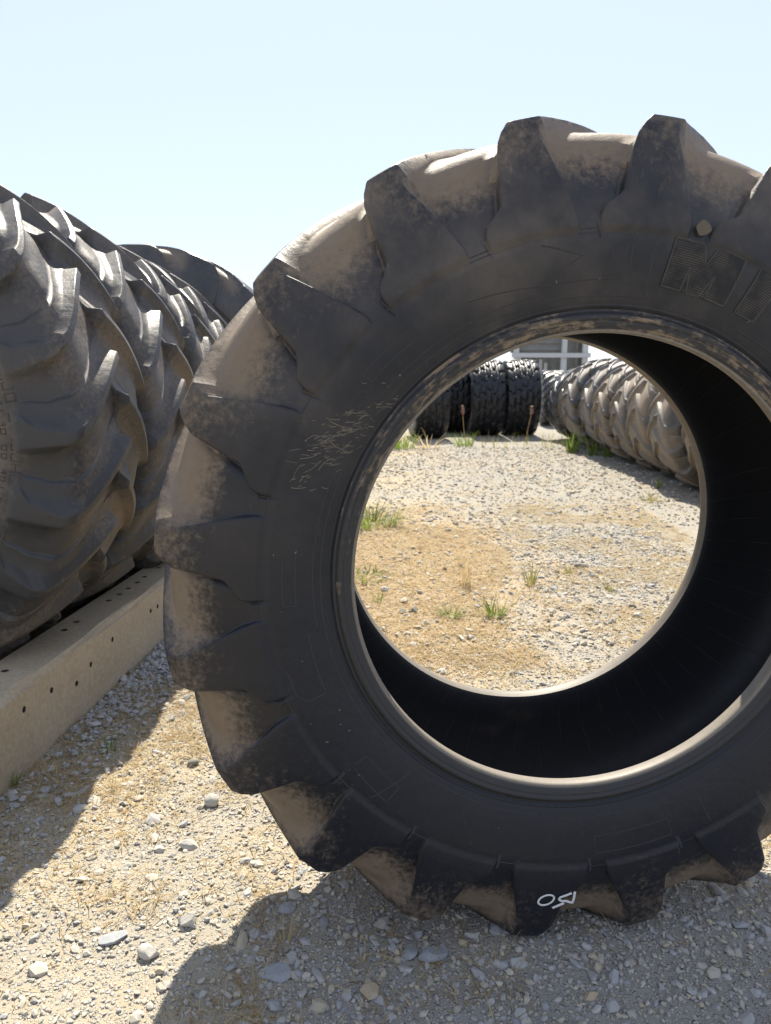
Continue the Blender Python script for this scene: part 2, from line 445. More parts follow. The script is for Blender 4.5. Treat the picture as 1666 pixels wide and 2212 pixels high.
def build_tyre(P):
    """returns dict part -> (V, F, lug attr). local axis = Y, camera side y<0"""
    n = P['n']; pitch = 2 * PI / n
    q = P.get('q', 2)
    cols = column_template(q)
    H = P['lug_h']
    out = {}
    treadV, treadF, treadA = [], [], []
    base = 0
    for band in P['bands']:
        rows = band['rows']     # (wc, rc, wl, rl, skew, e0, e1, mrow)
        off = band['off']
        V = []; A = []
        for (wc, rc, wl, rl, sk, e0, e1, mr) in rows:
            loc = min(1.0, math.hypot(wl - wc, rl - rc) / H)
            k = P['kmin'] + (1 - P['kmin']) * loc
            sidef = 1.0 if abs(wl) < P['side_w'] else P['side_fillet']
            fil = P['fillet'] * k * sidef / (rc * pitch); drf = P['draft'] * k / (rc * pitch); bev = P['bevel'] / (rc * pitch)
            gap = max(0.02, 1 - (e1 - e0))
            D = fil + drf
            if 2 * D > gap * 0.92:
                f_ = gap * 0.92 / (2 * D); fil *= f_; drf *= f_; D *= f_
            xs = []; ms = []
            for z, p in cols:
                if z == 'floor':
                    a0 = e1 - 1 + D; b0 = e0 - D
                    xs.append(a0 + (b0 - a0) * p); ms.append(0.0)
                elif z in 'ab' and len(z) == 1:
                    ang = p * 1.25
                    hx = math.sin(ang) * fil / math.sin(1.25); hm = 0.42 * (1 - math.cos(ang)) / (1 - math.cos(1.25))
                    if z == 'a': xs.append(e0 - D + hx)
                    else: xs.append(e1 + D - hx)
                    ms.append(hm)
                elif z == 'ae':
                    xs.append(e0 - bev * 0.4 if p == 0 else e0 + bev); ms.append(0.96 if p == 0 else 1.0)
                elif z == 'be':
                    xs.append(e1 + bev * 0.4 if p == 0 else e1 - bev); ms.append(0.96 if p == 0 else 1.0)
                else:
                    xs.append(e0 + bev + (e1 - e0 - 2 * bev) * p); ms.append(1.0)
            xs = np.array(xs); ms = np.array(ms) * mr
            ph = (np.arange(n)[:, None] + xs[None, :] + off).ravel() * pitch + sk + P.get('phase', 0)
            mm = np.tile(ms, n)
            w = wc + (wl - wc) * mm; r = rc + (rl - rc) * mm
            V.append(np.stack([r * np.cos(ph), w, r * np.sin(ph)], 1)); A.append(mm)
        nr, nc = len(rows), len(cols) * n
        V = np.concatenate(V); A = np.concatenate(A)
        F = grid_faces(nr, nc, wrap=True, flip=band['flip'])
        treadV.append(V); treadF.append(F + base); treadA.append(A); base += len(V)
    out['tread'] = (np.concatenate(treadV), np.concatenate(treadF), np.concatenate(treadA))
    ns = P.get('ns', 180)
    def revolve(prof, flip):
        ph = np.arange(ns) / ns * 2 * PI
        V = np.concatenate([np.stack([r * np.cos(ph), np.full(ns, w), r * np.sin(ph)], 1) for w, r in prof])
        return V, grid_faces(len(prof), ns, wrap=True, flip=flip), np.ones(len(V))
    for sg, tagn in ((-1, 'near'), (1, 'far')):
        fl = sg < 0
        out['sidewall_' + tagn] = revolve([(sg * w, r) for w, r in P['side']], not fl)
        out['bead_' + tagn] = revolve([(sg * w, r) for w, r in P['bead']], not fl)
    out['liner'] = revolve(P['liner'], True)
    return out

def interp_prof(pts, n):
    """Catmull-Rom through (w, r) points, n per span"""
    p = [np.array(v, float) for v in pts]
    res = []
    for i in range(len(p) - 1):
        p0 = p[max(i - 1, 0)]; p1 = p[i]; p2 = p[i + 1]; p3 = p[min(i + 2, len(p) - 1)]
        for k in range(n):
            t = k / n
            res.append(0.5 * ((2 * p1) + (p2 - p0) * t + (2 * p0 - 5 * p1 + 4 * p2 - p3) * t * t + (3 * p1 - p0 - 3 * p2 + p3) * t ** 3))
    res.append(p[-1])
    return [tuple(v) for v in res]

def lug_tyre(S=1.0, Wf=1.0, n=20, skew=-16.0, lugh=0.042, q=2, phase=0.0, e_tip=(0.0, 0.24), fl_cw=0.24, fl_ccw=0.29, width_c=0.22, bow=0.6, hook=True, ns=180, dens=1, draft=0.011, fillet=0.030, bead_r=None, round_sh=0.0, kmin=0.14, side_fillet=1.0):
    """Bar-lug tractor tyre; hero numbers: crown .897, shoulder .87, bead .4826. S scales radii, Wf widths."""
    # carcass and lug profile by matching parameters, near side as positive half width
    c = [(0.0, .850), (.04, .851), (.08, .854), (.12, .857), (.155, .855), (.18, .846), (.20, .828), (.2110, .804), (.2195, .780), (.228, .757), (.2360, .735), (.2435, .715), (.2500, .697), (.2540, .685), (.2565, .676), (.2580, .667), (.2592, .655), (.2592, .648)]
    l = [(0.0, .876), (.04, .876), (.08, .877), (.12, .878), (.155, .8785), (.18, .8785), (.205, .877), (.2285, .8725), (.2345, .860), (.2405, .835), (.2475, .80), (.2545, .765), (.2600, .73), (.2628, .70), (.2635, .684), (.2635, .674), (.2592, .655), (.2592, .648)]
    if round_sh > 0:
        lr_ = [(0.0, .888), (.04, .888), (.08, .887), (.12, .883), (.152, .876), (.178, .866), (.200, .852), (.2165, .836), (.2285, .817), (.2375, .797), (.2445, .775), (.2505, .752), (.2560, .728), (.2600, .702), (.2612, .686), (.2612, .674), (.2592, .655), (.2592, .648)]
        l = [tuple(np.array(a_) * (1 - round_sh) + np.array(b_) * round_sh) for a_, b_ in zip(l, lr_)]
    k = (lugh / 0.042)
    l = [(cw + (lw - cw) * k, crr + (lr - crr) * k) for (cw, crr), (lw, lr) in zip(c, l)]
    m = [1.0] * 16 + [0.0, 0.0]
    m[0] = 0.0
    # arc position along the section, for skew
    rows = []
    npts = len(c)
    samples = [0.0, 0.10, 0.16]
    t = 0.3
    while t < npts - 1:
        samples.append(t); t += 0.34 / dens if t < 13 else 0.2
    for tt in (6.85, 7.0, 7.15, 7.3): samples.append(tt)
    samples.append(npts - 1)
    samples = sorted(set(round(s, 4) for s in samples))
    def li(arr, t):
        i = min(int(t), len(arr) - 2); f = t - i
        return np.array(arr[i], float) * (1 - f) + np.array(arr[i + 1], float) * f
    def smooth_c(t):
        i = min(int(t), npts - 2); f = t - i
        p0, p1, p2, p3 = (np.array(c[max(i - 1, 0)]), np.array(c[i]), np.array(c[i + 1]), np.array(c[min(i + 2, npts - 1)]))
        if i == 0: p0 = np.array([-c[1][0], c[1][1]])
        return 0.5 * ((2 * p1) + (p2 - p0) * f + (2 * p0 - 5 * p1 + 4 * p2 - p3) * f * f + (3 * p1 - p0 - 3 * p2 + p3) * f ** 3)
    for t in samples:
        wc, rc = smooth_c(t); wl, rl = li(l, t)
        if t <= 0.10: mr = 0.0 if t < 0.05 else 0.93
        elif t <= 0.16: mr = 1.0
        elif t >= 15: mr = max(0.0, 1 - (t - 15) * 1.6)
        else: mr = 1.0
        # skew: angle from shoulder to centre
        ws = min(1.0, wc / 0.226)
        f = 1 - ws                       # 0 shoulder, 1 centre
        sk = R(skew) * (f * (1 - bow) + bow * (1 - (1 - f) ** 1.35)) if f > 0 else 0.0
        # edges in pitch fractions; cw edge e0, ccw edge e1
        e0, e1 = e_tip
        if wc < 0.226 and t < 7:
            cut = (e1 - e0 - width_c) * 0.5 * f
            e0 += cut; e1 -= cut
        else:
            g = min(1.0, max(0.0, (0.868 - rl) / (0.868 - 0.69)))
            e0 -= fl_cw * g
            if hook:
                e1 += (fl_ccw * 0.45) * g + fl_ccw * 0.55 * min(1, max(0, (0.742 - rl) / 0.034)) ** 1.3
            else:
                e1 += fl_ccw * g
        rows.append((wc, rc, wl, rl, sk, e0, e1, mr))
    bands = []
    for sg in (-1, 1):
        rr = []
        for (wc, rc, wl, rl, sk, e0, e1, mr) in rows:
            rr.append((sg * wc * Wf, rc * S, sg * wl * Wf, rl * S, sk, e0, e1, mr))
        bands.append(dict(rows=rr, off=0.0 if sg < 0 else 0.5, flip=sg > 0))
    b = 0.4826 if bead_r is None else bead_r / S
    def rm(r):  # remap the sidewall radii when the bead differs
        return .648 - (.648 - r) * (.648 - b) / (.648 - .4826)
    side = interp_prof([(.2592, .650), (.2592, .648), (.2582, .63), (.2555, .605), (.251, .58), (.2455, .558), (.240, .541), (.2375, .5355), (.2380, .5335), (.2360, .5305), (.233, .5265)], 3)
    bead = interp_prof([(.2332, .5266), (.2345, .522), (.2405, .517), (.2425, .512), (.2405, .507), (.2385, .5045), (.2390, .5025), (.2375, .498), (.2345, .4915), (.2325, .4895), (.2315, .4855), (.2260, .4826), (.214, .4830), (.200, .4868)], 3)
    linr = [(.200, .4868), (.199, .50), (.212, .54), (.226, .58), (.234, .62), (.236, .66), (.230, .71), (.212, .755), (.175, .79), (.12, .808), (.06, .813), (0, .814)]
    linr = interp_prof([(-w, r) for w, r in linr] + [(w, r) for w, r in linr[::-1][1:]], 2)
    P = dict(n=n, q=q, kmin=kmin, side_w=.2345 * Wf, side_fillet=side_fillet, lug_h=lugh * S, fillet=fillet * S, draft=draft * S, bevel=0.0025, phase=phase, bands=bands, ns=ns,
             side=[(w * Wf, rm(r) * S) for w, r in side], bead=[(w * Wf, rm(r) * S) for w, r in bead],
             liner=[(w * Wf, (rm(r) if r < .648 else r) * S) for w, r in linr])
    return P

def block_tyre(S=0.84, Wf=1.3, q=1):
    """block tread: five rows of staggered blocks"""
    P = lug_tyre(S=S, Wf=Wf, q=q, n=17, ns=72, lugh=0.035)
    h = 0.032 * S
    def crown(w):   # flat crown dropping at the shoulder
        a = abs(w) / (0.24 * Wf)
        return (0.862 - 0.035 * a ** 4) * S
    bands = []
    edges = [(-.235, -.135), (-.135, -.045), (-.045, .045), (.045, .135), (.135, .235)]
    for i, (a, b) in enumerate(edges):
        rows = []
        g = 0.010
        pts = [(a, 0), (a + g, 0), (a + g + .008, 1), ((a + b) / 2, 1), (b - g - .008, 1), (b - g, 0), (b, 0)]
        sgn = -1 if i < 2 else 1
        for (w, m) in pts:
            ww = w * Wf
            sk = R(14) * (abs(w) / 0.235) + R(2.2) * math.sin(w * 90)
            rows.append((ww, crown(ww) - h, ww, crown(ww), -sk, 0.16, 0.80, m))
        if i == 0: rows = [(-.2592 * Wf, .648 * S, -.2592 * Wf, .648 * S, -R(14), .16, .8, 0), (-.256 * Wf, .74 * S, -.258 * Wf, .74 * S, -R(14), .16, .8, .2), (-.245 * Wf, .80 * S, -.249 * Wf, .81 * S, -R(14), .16, .8, 1), (-.237 * Wf, crown(-.23 * Wf) - h, -.239 * Wf, crown(-.23 * Wf), -R(14), .16, .8, 1)] + rows[2:]
        if i == 4: rows = rows[:-2] + [(.237 * Wf, crown(.23 * Wf) - h, .239 * Wf, crown(.23 * Wf), -R(14), .16, .8, 1), (.245 * Wf, .80 * S, .249 * Wf, .81 * S, -R(14), .16, .8, 1), (.256 * Wf, .74 * S, .258 * Wf, .74 * S, -R(14), .16, .8, .2), (.2592 * Wf, .648 * S, .2592 * Wf, .648 * S, -R(14), .16, .8, 0)]
        bands.append(dict(rows=rows, off=0.5 * (i % 2), flip=True))
    P['bands'] = bands
    P['fillet'] = .006; P['draft'] = .006; P['lug_h'] = h
    return P

def tyre_meshes(prefix, P, mats):
    d = build_tyre(P)
    names = dict(tread='tread', sidewall_near='sidewall', sidewall_far='sidewall', bead_near='bead', bead_far='bead', liner='inner_liner')
    res = []
    for k, nm in names.items():
        V, F, A = d[k]
        me = mesh_np(prefix + "_" + nm, V, F, True, {'lug': A})
        me.materials.append(mats[nm])
        res.append((nm, me))
    return res

def place_tyre(name, meshes, loc, rot, label, group=None, cat="tyre"):
    t = empty(name, loc, rot)
    tag(t, label, cat, group)
    for nm, me in meshes:
        link(nm, me, None, t)
    return t

def copy_tyre(src, loc, rot, label, group=None):
    t = src.copy(); COL.objects.link(t); t.location = loc; t.rotation_euler = rot
    t["label"] = label
    if group: t["group"] = group
    for ch in list(src.children):
        c = ch.copy(); COL.objects.link(c); c.parent = t
    return t

# ------------------------------------------------------------------ the upright tyre in front
TY_LOC = (0.3962, 1.7025, 0.8828); TY_YAW = 0.0967; TY_LEAN = 0.0264
PH0 = R(100.78)
heroP = lug_tyre(S=1.0, Wf=1.0, n=20, skew=-17.0, q=3, phase=PH0, e_tip=(0.0, 0.235), ns=256, dens=2.2, side_fillet=.4)
hero = place_tyre("tractor_tyre", tyre_meshes("hero", heroP, dict(tread=M_RUB, sidewall=M_RUB_SIDE, bead=M_BEAD, inner_liner=M_LINER)),
                  TY_LOC, (TY_LEAN, 0, TY_YAW), "big worn tractor tyre standing upright on the gravel, seen through its open middle", None)

def side_w(r):
    """outward half width of the near face at radius r, on a lug face where there is one"""
    pts = [(.868, .229), (.858, .2345), (.835, .2405), (.80, .2475), (.765, .2545), (.73, .2600), (.70, .2628), (.674, .2635), (.655, .2592), (.648, .2592), (.63, .2582), (.605, .2555), (.58, .251), (.558, .2455), (.541, .240), (.53, .236)]
    rs = [p[0] for p in pts][::-1]; ws = [p[1] for p in pts][::-1]
    return float(np.interp(r, rs, ws))
def carc_w(r):
    pts = [(.811, .200), (.793, .2135), (.774, .2235), (.755, .232), (.735, .2395), (.715, .246), (.697, .2515), (.685, .2545), (.667, .258), (.655, .2592), (.648, .2592), (.63, .2582), (.605, .2555), (.58, .251), (.558, .2455), (.541, .240), (.53, .236)]
    rs = [p[0] for p in pts][::-1]; ws = [p[1] for p in pts][::-1]
    return float(np.interp(r, rs, ws))
def pol(r, deg, lift=0.0, f=carc_w):
    a = R(deg)
    return Vector((r * math.cos(a), -(f(r) + lift), r * math.sin(a)))

def polar_plate(name, poly, mat, thick=0.0020, f=carc_w, sub=0.012, rim=True):
    """a raised plate over the sidewall from a polygon of (r, deg)"""
    bm = bmesh.new()
    vs_ = [bm.verts.new((deg * 0.0107, r, 0)) for r, deg in poly]     # flat chart: about equal metres both ways
    fc = bm.faces.new(vs_)
    bmesh.ops.triangulate(bm, faces=[fc])
    for _ in range(4):
        long_e = [e for e in bm.edges if e.calc_length() > sub]
        if not long_e: break
        bmesh.ops.subdivide_edges(bm, edges=long_e, cuts=1)
        bmesh.ops.triangulate(bm, faces=bm.faces[:])
    bmesh.ops.recalc_face_normals(bm, faces=bm.faces[:])
    geo = bmesh.ops.extrude_face_region(bm, geom=bm.faces[:])
    topv = {v for v in geo['geom'] if isinstance(v, bmesh.types.BMVert)}
    for v in bm.verts:
        lift = thick if v in topv else -0.002
        v.co = pol(v.co.y, v.co.x / 0.0107, lift, f)
    bmesh.ops.recalc_face_normals(bm, faces=bm.faces[:])
    me = bpy.data.meshes.new(name); bm.to_mesh(me); bm.free()
    return link(name, me, mat, hero)

def ribbon_tube(bm, pts, rad, sides=5, flat=0.6):
    """tube along 3-D points, added to bm"""
    prev = None
    for i, p in enumerate(pts):
        a = pts[max(i - 1, 0)]; b = pts[min(i + 1, len(pts) - 1)]
        d = (b - a).normalized()
        n = Vector((0, -1, 0)); s = d.cross(n).normalized()
        ring = [bm.verts.new(p + s * math.cos(2 * PI * k / sides) * rad + n * math.sin(2 * PI * k / sides) * rad * flat) for k in range(sides)]
        if prev:
            for k in range(sides):
                bm.faces.new((prev[k], prev[(k + 1) % sides], ring[(k + 1) % sides], ring[k]))
        else: bm.faces.new(ring[::-1])
        prev = ring
    bm.faces.new(prev)
def densify(pts, step=0.4, closed=False):
    out = []
    p = list(pts) + ([pts[0]] if closed else [])
    for (r0, a0), (r1, a1) in zip(p[:-1], p[1:]):
        k = max(1, int(max(abs(a1 - a0) / step, abs(r1 - r0) / 0.006)))
        for i in range(k): out.append((r0 + (r1 - r0) * i / k, a0 + (a1 - a0) * i / k))
    out.append(p[-1])
    return out
def bm_obj(name, bm, mat, parent=None, smooth=True):
    me = bpy.data.meshes.new(name); bm.to_mesh(me); bm.free()
    if smooth: me.polygons.foreach_set("use_smooth", [True] * len(me.polygons))
    return link(name, me, mat, parent)

LET_M = [(.664, 79.997), (.665, 75.06), (.63, 73.76), (.666, 72.523), (.666, 67.487), (.576, 67.244), (.576, 71.45), (.619, 71.456), (.575, 72.731), (.574, 75.253), (.62, 76.321), (.575, 76.622), (.577, 80.471)]
LET_I = [(.667, 64.458), (.671, 60.118), (.578, 60.457), (.577, 64.765)]
for poly in (LET_M, LET_I):
    o = polar_plate("raised_letter", poly, M_LETTER)
    bm = bmesh.new()
    ribbon_tube(bm, [pol(r, a, 0.0016) for r, a in densify(poly, 0.5, True)], 0.0018)
    bm_obj("letter_rim", bm, M_RIM, o)
# moulded lines, panels and ribs on the sidewall
bm = bmesh.new()
LN = []
for r_, a0, a1 in ((.669, 86, 170), (.667, 175, 262), (.672, -98, -20), (.551, 82, 262), (.566, 100, 190), (.5565, -95, -15), (.669, 20, 60)):
    LN.append(densify([(r_, a0), (r_, a1)], 1.0))
LN.append(densify([(.661, 121), (.661, 103), (.661, 88.3), (.652, 87), (.588, 87), (.580, 88.3), (.580, 103), (.60, 117)], .5))
LN.append(densify([(.650, 102.3), (.622, 95.5), (.592, 101.8)], .4))
LN.append(densify([(.668, 83.4), (.553, 82.9)], .4))
LN.append(densify([(.625, 170), (.625, 184), (.60, 184), (.60, 170)], .5, True))
LN.append(densify([(.60, 141), (.60, 152), (.585, 152), (.585, 141)], .5, True))
LN.append(densify([(.617, 128), (.617, 139), (.595, 139), (.595, 128)], .5, True))
LN.append(densify([(.645, 196), (.645, 201), (.63, 203), (.59, 203), (.585, 190)], .5))
LN.append(densify([(.63, 219), (.64, 229), (.60, 229), (.595, 219)], .5, True))
LN.append(densify([(.64, -86), (.64, -70), (.60, -70), (.60, -86)], .5, True))
LN.append(densify([(.655, -62), (.585, -62)], .5)); LN.append(densify([(.655, 226), (.56, 229)], .5))
LN.append(densify([(.553, 62), (.56, 40)], 1))
for l_ in LN:
    ribbon_tube(bm, [pol(r, a, -0.0003) for r, a in l_], 0.0016)
bm_obj("moulded_line", bm, M_OUTLINE, hero)
# chalk writing on a bottom lug
S1 = [(.7434, -93.388), (.7487, -93.292), (.7546, -93.4007), (.7602, -93.6936), (.7647, -94.1234), (.7673, -94.6251), (.7678, -95.1253), (.766, -95.5517), (.7622, -95.8422), (.757, -95.9523), (.751, -95.8626), (.7453, -95.5824), (.7408, -95.1516), (.738, -94.6357), (.7376, -94.1165), (.7395, -93.6774), (.7434, -93.388)]
S2 = [(.7345, -90.28), (.7401, -91.27), (.7454, -92.24), (.7512, -92.40), (.7563, -91.90), (.7573, -91.03), (.7639, -89.94), (.7522, -89.79), (.7307, -89.75)]
S3 = [(.7626, -91.4), (.7699, -92.33), (.777, -93.255)]
for st, wds in ((S1, .0025), (S2, .0030), (S3, .0034)):
    bm = bmesh.new()
    ribbon_tube(bm, [pol(r, a, 0.0018, side_w) for r, a in densify(st, 0.25)], wds, 6, 0.25)
    bm_obj("chalk_mark", bm, M_CHALK, hero)
# dried mud blob and flecks
blob = [(.690 + .0135 * math.cos(t) * (1 + .12 * math.sin(3 * t)), 76.2 + 1.15 * math.sin(t) * (1 + .1 * math.cos(4 * t))) for t in np.linspace(0, 2 * PI, 26)[:-1]]
polar_plate("mud_patch", blob, M_MUD, 0.0012, side_w, 0.008)
bm = bmesh.new()
rg = random.Random(3)
for i in range(170):
    a = rg.gauss(150, 5.5); r_ = .535 + (a - 138) / 24 * .09 + rg.gauss(0, .022)
    if not (.533 < r_ < .70): continue
    L = min(.05, rg.lognormvariate(math.log(.010), .7)); th_ = rg.gauss(R(50), .28); curve = rg.uniform(-.35, .35)
    pts = []
    for k in range(6):
        u = k / 5 * L
        ang = th_ + curve * k / 5
        pts.append(pol(r_ + u * math.sin(ang), a + math.degrees(u * math.cos(ang) / r_), 0.0004))
    ribbon_tube(bm, pts, rg.uniform(.0003, .0009), 4, .5)
for i in range(30):
    a = rg.uniform(60, 260); r_ = rg.uniform(.56, .72); L = rg.uniform(.001, .006); th_ = rg.uniform(0, 2 * PI)
    pts = [pol(r_ + L * k / 3 * math.sin(th_), a + math.degrees(L * k / 3 * math.cos(th_) / r_), .001) for k in range(4)]
    ribbon_tube(bm, pts, rg.uniform(.0007, .0018), 4, .6)
tag(bm_obj("mud_flecks", bm, M_FLECK, hero), kind="stuff")

# ------------------------------------------------------------------ left row of tractor tyres behind the beam
ROW_YAW = 0.0815
GL = "tractor tyres standing in the row along the concrete beam"
def row_pt(D, dx=0.0):
    return -1.90 + math.tan(ROW_YAW) * (D - 2.4) + dx
rowP = lug_tyre(S=1.075, Wf=1.16, n=20, skew=16, q=3, phase=R(-39), e_tip=(0.0, 0.12), fl_cw=0.10, fl_ccw=0.16, width_c=0.09, bow=0.75, ns=160, dens=1.3, fillet=.07, draft=.014, lugh=.064, round_sh=.8, kmin=.65)
MROW = dict(tread=M_RUB_ROW, sidewall=M_RUB_ROW, bead=M_BEAD, inner_liner=M_LINER)
rowM = tyre_meshes("row", rowP, MROW)
HALF = .262 * 1.16
lt = place_tyre("tractor_tyre", rowM, (row_pt(2.4 + HALF, .01), 2.4 + HALF, 1.105), (0, 0, -ROW_YAW), "large grey lugged tyre nearest in the beam row, cut by the left edge", GL)
lt2 = copy_tyre(lt, (row_pt(3.03 + HALF, .0), 3.03 + HALF, 1.10), (0, R(6), -ROW_YAW), "grey lugged tyre second in the beam row, right behind the nearest one")
slimP = lug_tyre(S=1.10, Wf=0.92, n=24, skew=17, q=2, phase=0.1, e_tip=(0, .26), width_c=.16, bow=.4, ns=120, lugh=.045, round_sh=.6)
slimM = tyre_meshes("slim", slimP, MROW)
lt3 = place_tyre("tractor_tyre", slimM, (row_pt(3.93), 3.93, 1.03), (0, 0, -ROW_YAW), "slimmer closely lugged tyre third in the beam row", GL)
lt4 = copy_tyre(lt3, (row_pt(4.43), 4.43, 1.0), (0, R(5), -ROW_YAW - 0.03), "closely lugged tyre fourth in the beam row, before the tall smooth one")
smoothP = lug_tyre(S=1.18, Wf=1.2, n=16, skew=34, q=2, phase=0.25, e_tip=(0, .42), width_c=.36, bow=.3, ns=120, lugh=.035, fillet=.012)
smoothM = tyre_meshes("smooth", smoothP, dict(tread=M_RUB_SMOOTH, sidewall=M_RUB_SMOOTH, bead=M_BEAD, inner_liner=M_LINER))
lt5 = place_tyre("tractor_tyre", smoothM, (-1.60, 5.25, 1.06), (0, 0, -ROW_YAW + .12), "tallest dark tyre with long sweeping lugs at the far end of the beam row", GL)

# worn, unreadable lettering round the nearest row tyre's sidewall
bm = bmesh.new()
rg2 = random.Random(8)
for ring, (ra, rb_) in enumerate(((.735, .705), (.690, .672))):
    a = -48.0
    while a < 60:
        wd = rg2.uniform(1.2, 2.2) * (1 if ring == 0 else .7)
        kind = rg2.randrange(5)
        st = [[(ra, a), (rb_, a)]]
        if kind in (0, 3): st.append([(ra, a), (ra, a + wd)])
        if kind in (1, 3): st.append([(rb_, a), (rb_, a + wd)])
        if kind in (2, 0): st.append([((ra + rb_) / 2, a), ((ra + rb_) / 2, a + wd)])
        if kind in (2, 3): st.append([(ra, a + wd), (rb_, a + wd)])
        if kind == 4: st.append([(ra, a), (rb_, a + wd)])
        for s_ in st:
            pts = [Vector((r__ * math.cos(R(d__)), -(carc_w(r__ / 1.075) * 1.16 + .0008), r__ * math.sin(R(d__)))) for r__, d__ in densify(s_, .5)]
            ribbon_tube(bm, pts, .0018, 4, .8)
        a += wd + rg2.choice((.9, .9, 1.1, 3.0))
tag(bm_obj("worn_lettering", bm, M_WORN, lt), kind="stuff")

# ------------------------------------------------------------------ concrete beam
BY = 0.088
bdir = Vector((math.sin(BY), math.cos(BY), 0)); bnrm = Vector((math.cos(BY), -math.sin(BY), 0))
b0 = Vector((-1.187, 2.171, 0))
BL0, BL1, BW, BH = -1.9, 6.2, 0.21, 0.285
bm = bmesh.new()
ch = 0.018
prof = [(0, -0.06), (0, BH - ch * 1.3), (-0.004, BH - ch), (-ch, BH - 0.003), (-ch * 1.5, BH), (-BW + ch, BH), (-BW, BH - ch), (-BW, -0.06)]
prev = None
nst = 60
for i in range(nst + 1):
    s = BL0 + (BL1 - BL0) * i / nst
    ring = []
    for j, (dx, z) in enumerate(prof):
        wob = 0.003 * math.sin(s * 9 + j * 1.7) + 0.002 * math.sin(s * 23 + j)
        if j in (0, 7): wob = 0
        p = b0 + bdir * s + bnrm * (dx + wob); ring.append(bm.verts.new((p.x, p.y, z + (wob * .6 if 1 < j < 6 else 0))))
    if prev:
        for k in range(len(prof)):
            k2 = (k + 1) % len(prof)
            bm.faces.new((prev[k], prev[k2], ring[k2], ring[k]))
    else: bm.faces.new(ring[::-1])
    prev = ring
bm.faces.new(prev)
bmesh.ops.recalc_face_normals(bm, faces=bm.faces[:])
bme = bpy.data.meshes.new("concrete_beam"); bm.to_mesh(bme); bm.free()
beam = link("concrete_beam", bme, M_CONC)
tag(beam, "long pale concrete beam with rows of small holes lying beside the left tyres", "beam", kind="thing")
# drill holes
cb = bmesh.new()
def cut(p, axis, r, depth):
    M = Matrix.Translation(p) @ axis.to_track_quat('Z', 'Y').to_matrix().to_4x4()
    bmesh.ops.create_cone(cb, cap_ends=True, segments=14, radius1=r, radius2=r, depth=depth, matrix=M)
def beam_top(px, py):
    x, y = pix(px, py, BH); return Vector((x, y, BH))
for px, py in ((11, 1449), (139, 1361), (165, 1344), (235, 1297), (258, 1283), (277, 1271), (296, 1258), (312, 1246), (343, 1226)):
    cut(beam_top(px, py), Vector((0, 0, 1)), 0.0135, 0.06)
for s, z in ((0.33, .17), (0.22, .14), (.52, .20), (.92, .19), (1.0, .185), (1.33, .19), (1.42, .20), (0.05, .19), (-.12, .2)):
    p = b0 + bdir * (s + .2); p.z = z
    cut(p, bnrm, 0.011, 0.05)
cme = bpy.data.meshes.new("cutter"); cb.to_mesh(cme); cb.free()
cme.materials.append(M_HOLE)
cobj = bpy.data.objects.new("cutter", cme); COL.objects.link(cobj)
md = beam.modifiers.new("b", 'BOOLEAN'); md.operation = 'DIFFERENCE'; md.solver = 'EXACT'; md.object = cobj
try: md.material_mode = 'TRANSFER'
except Exception: pass
dg = bpy.context.evaluated_depsgraph_get()
newm = bpy.data.meshes.new_from_object(beam.evaluated_get(dg))
beam.modifiers.clear(); beam.data = newm
bpy.data.objects.remove(cobj)
# its twin on the far side, on which the tyres also rest
twin = link("concrete_beam", beam.data, None, None, tuple(-bnrm * 1.19))
tag(twin, "second concrete beam running behind the left tyres, under their far side", "beam", kind="thing")

# ------------------------------------------------------------------ right row of dusty tyres
GR = "dusty tractor tyres standing in the right row beyond the upright tyre"
MMUD = dict(tread=M_RUB_MUD, sidewall=M_RUB_MUD, bead=M_BEAD, inner_liner=M_LINER)
rA = tyre_meshes("dusty", lug_tyre(S=.80, Wf=1.36, n=15, skew=-22, q=2, e_tip=(0, .17), fl_cw=.12, fl_ccw=.14, width_c=.13, ns=96, lugh=.062, round_sh=.9), MMUD)
rB = tyre_meshes("dusty_wide", lug_tyre(S=.84, Wf=1.38, n=13, skew=-25, q=2, e_tip=(0, .17), fl_cw=.12, fl_ccw=.14, width_c=.13, ns=96, lugh=.062, fillet=.045, round_sh=.9), MMUD)
MGREY = dict(tread=M_RUB_FAR, sidewall=M_RUB_FAR, bead=M_BEAD, inner_liner=M_LINER)
rC = tyre_meshes("dusty_grey", lug_tyre(S=.82, Wf=1.34, n=14, skew=-22, q=2, e_tip=(0, .17), fl_cw=.12, fl_ccw=.14, width_c=.13, ns=96, lugh=.062, round_sh=.9), MGREY)
rD = tyre_meshes("dusty_plain", lug_tyre(S=.76, Wf=1.3, n=20, skew=-19, q=2, e_tip=(0, .24), width_c=.2, ns=96, lugh=.03), dict(MGREY, tread=M_RUB_SMOOTH))
names_r = ["far end", "second from its far end", "third from its far end", "fourth from its far end", "fifth from its far end", "sixth from its far end", "seventh from its far end", "eighth from its far end", "ninth from its far end", "tenth from its far end", "eleventh from its far end", "twelfth from its far end", "thirteenth from its far end"]
looks = ["dark plain tyre", "grey lugged tyre", "taller grey tyre", "grey dark tyre", "grey tyre", "dusty tan tyre", "dusty tan tyre", "dusty tyre", "mud coated tyre", "tan muddy tyre", "muddy tyre", "dusty lugged tyre", "dusty tyre"]
kinds = [rD, rC, rC, rC, rA, rA, rB, rA, rB, rA, rB, rA, rB]
firsts = {}
rr = random.Random(5)
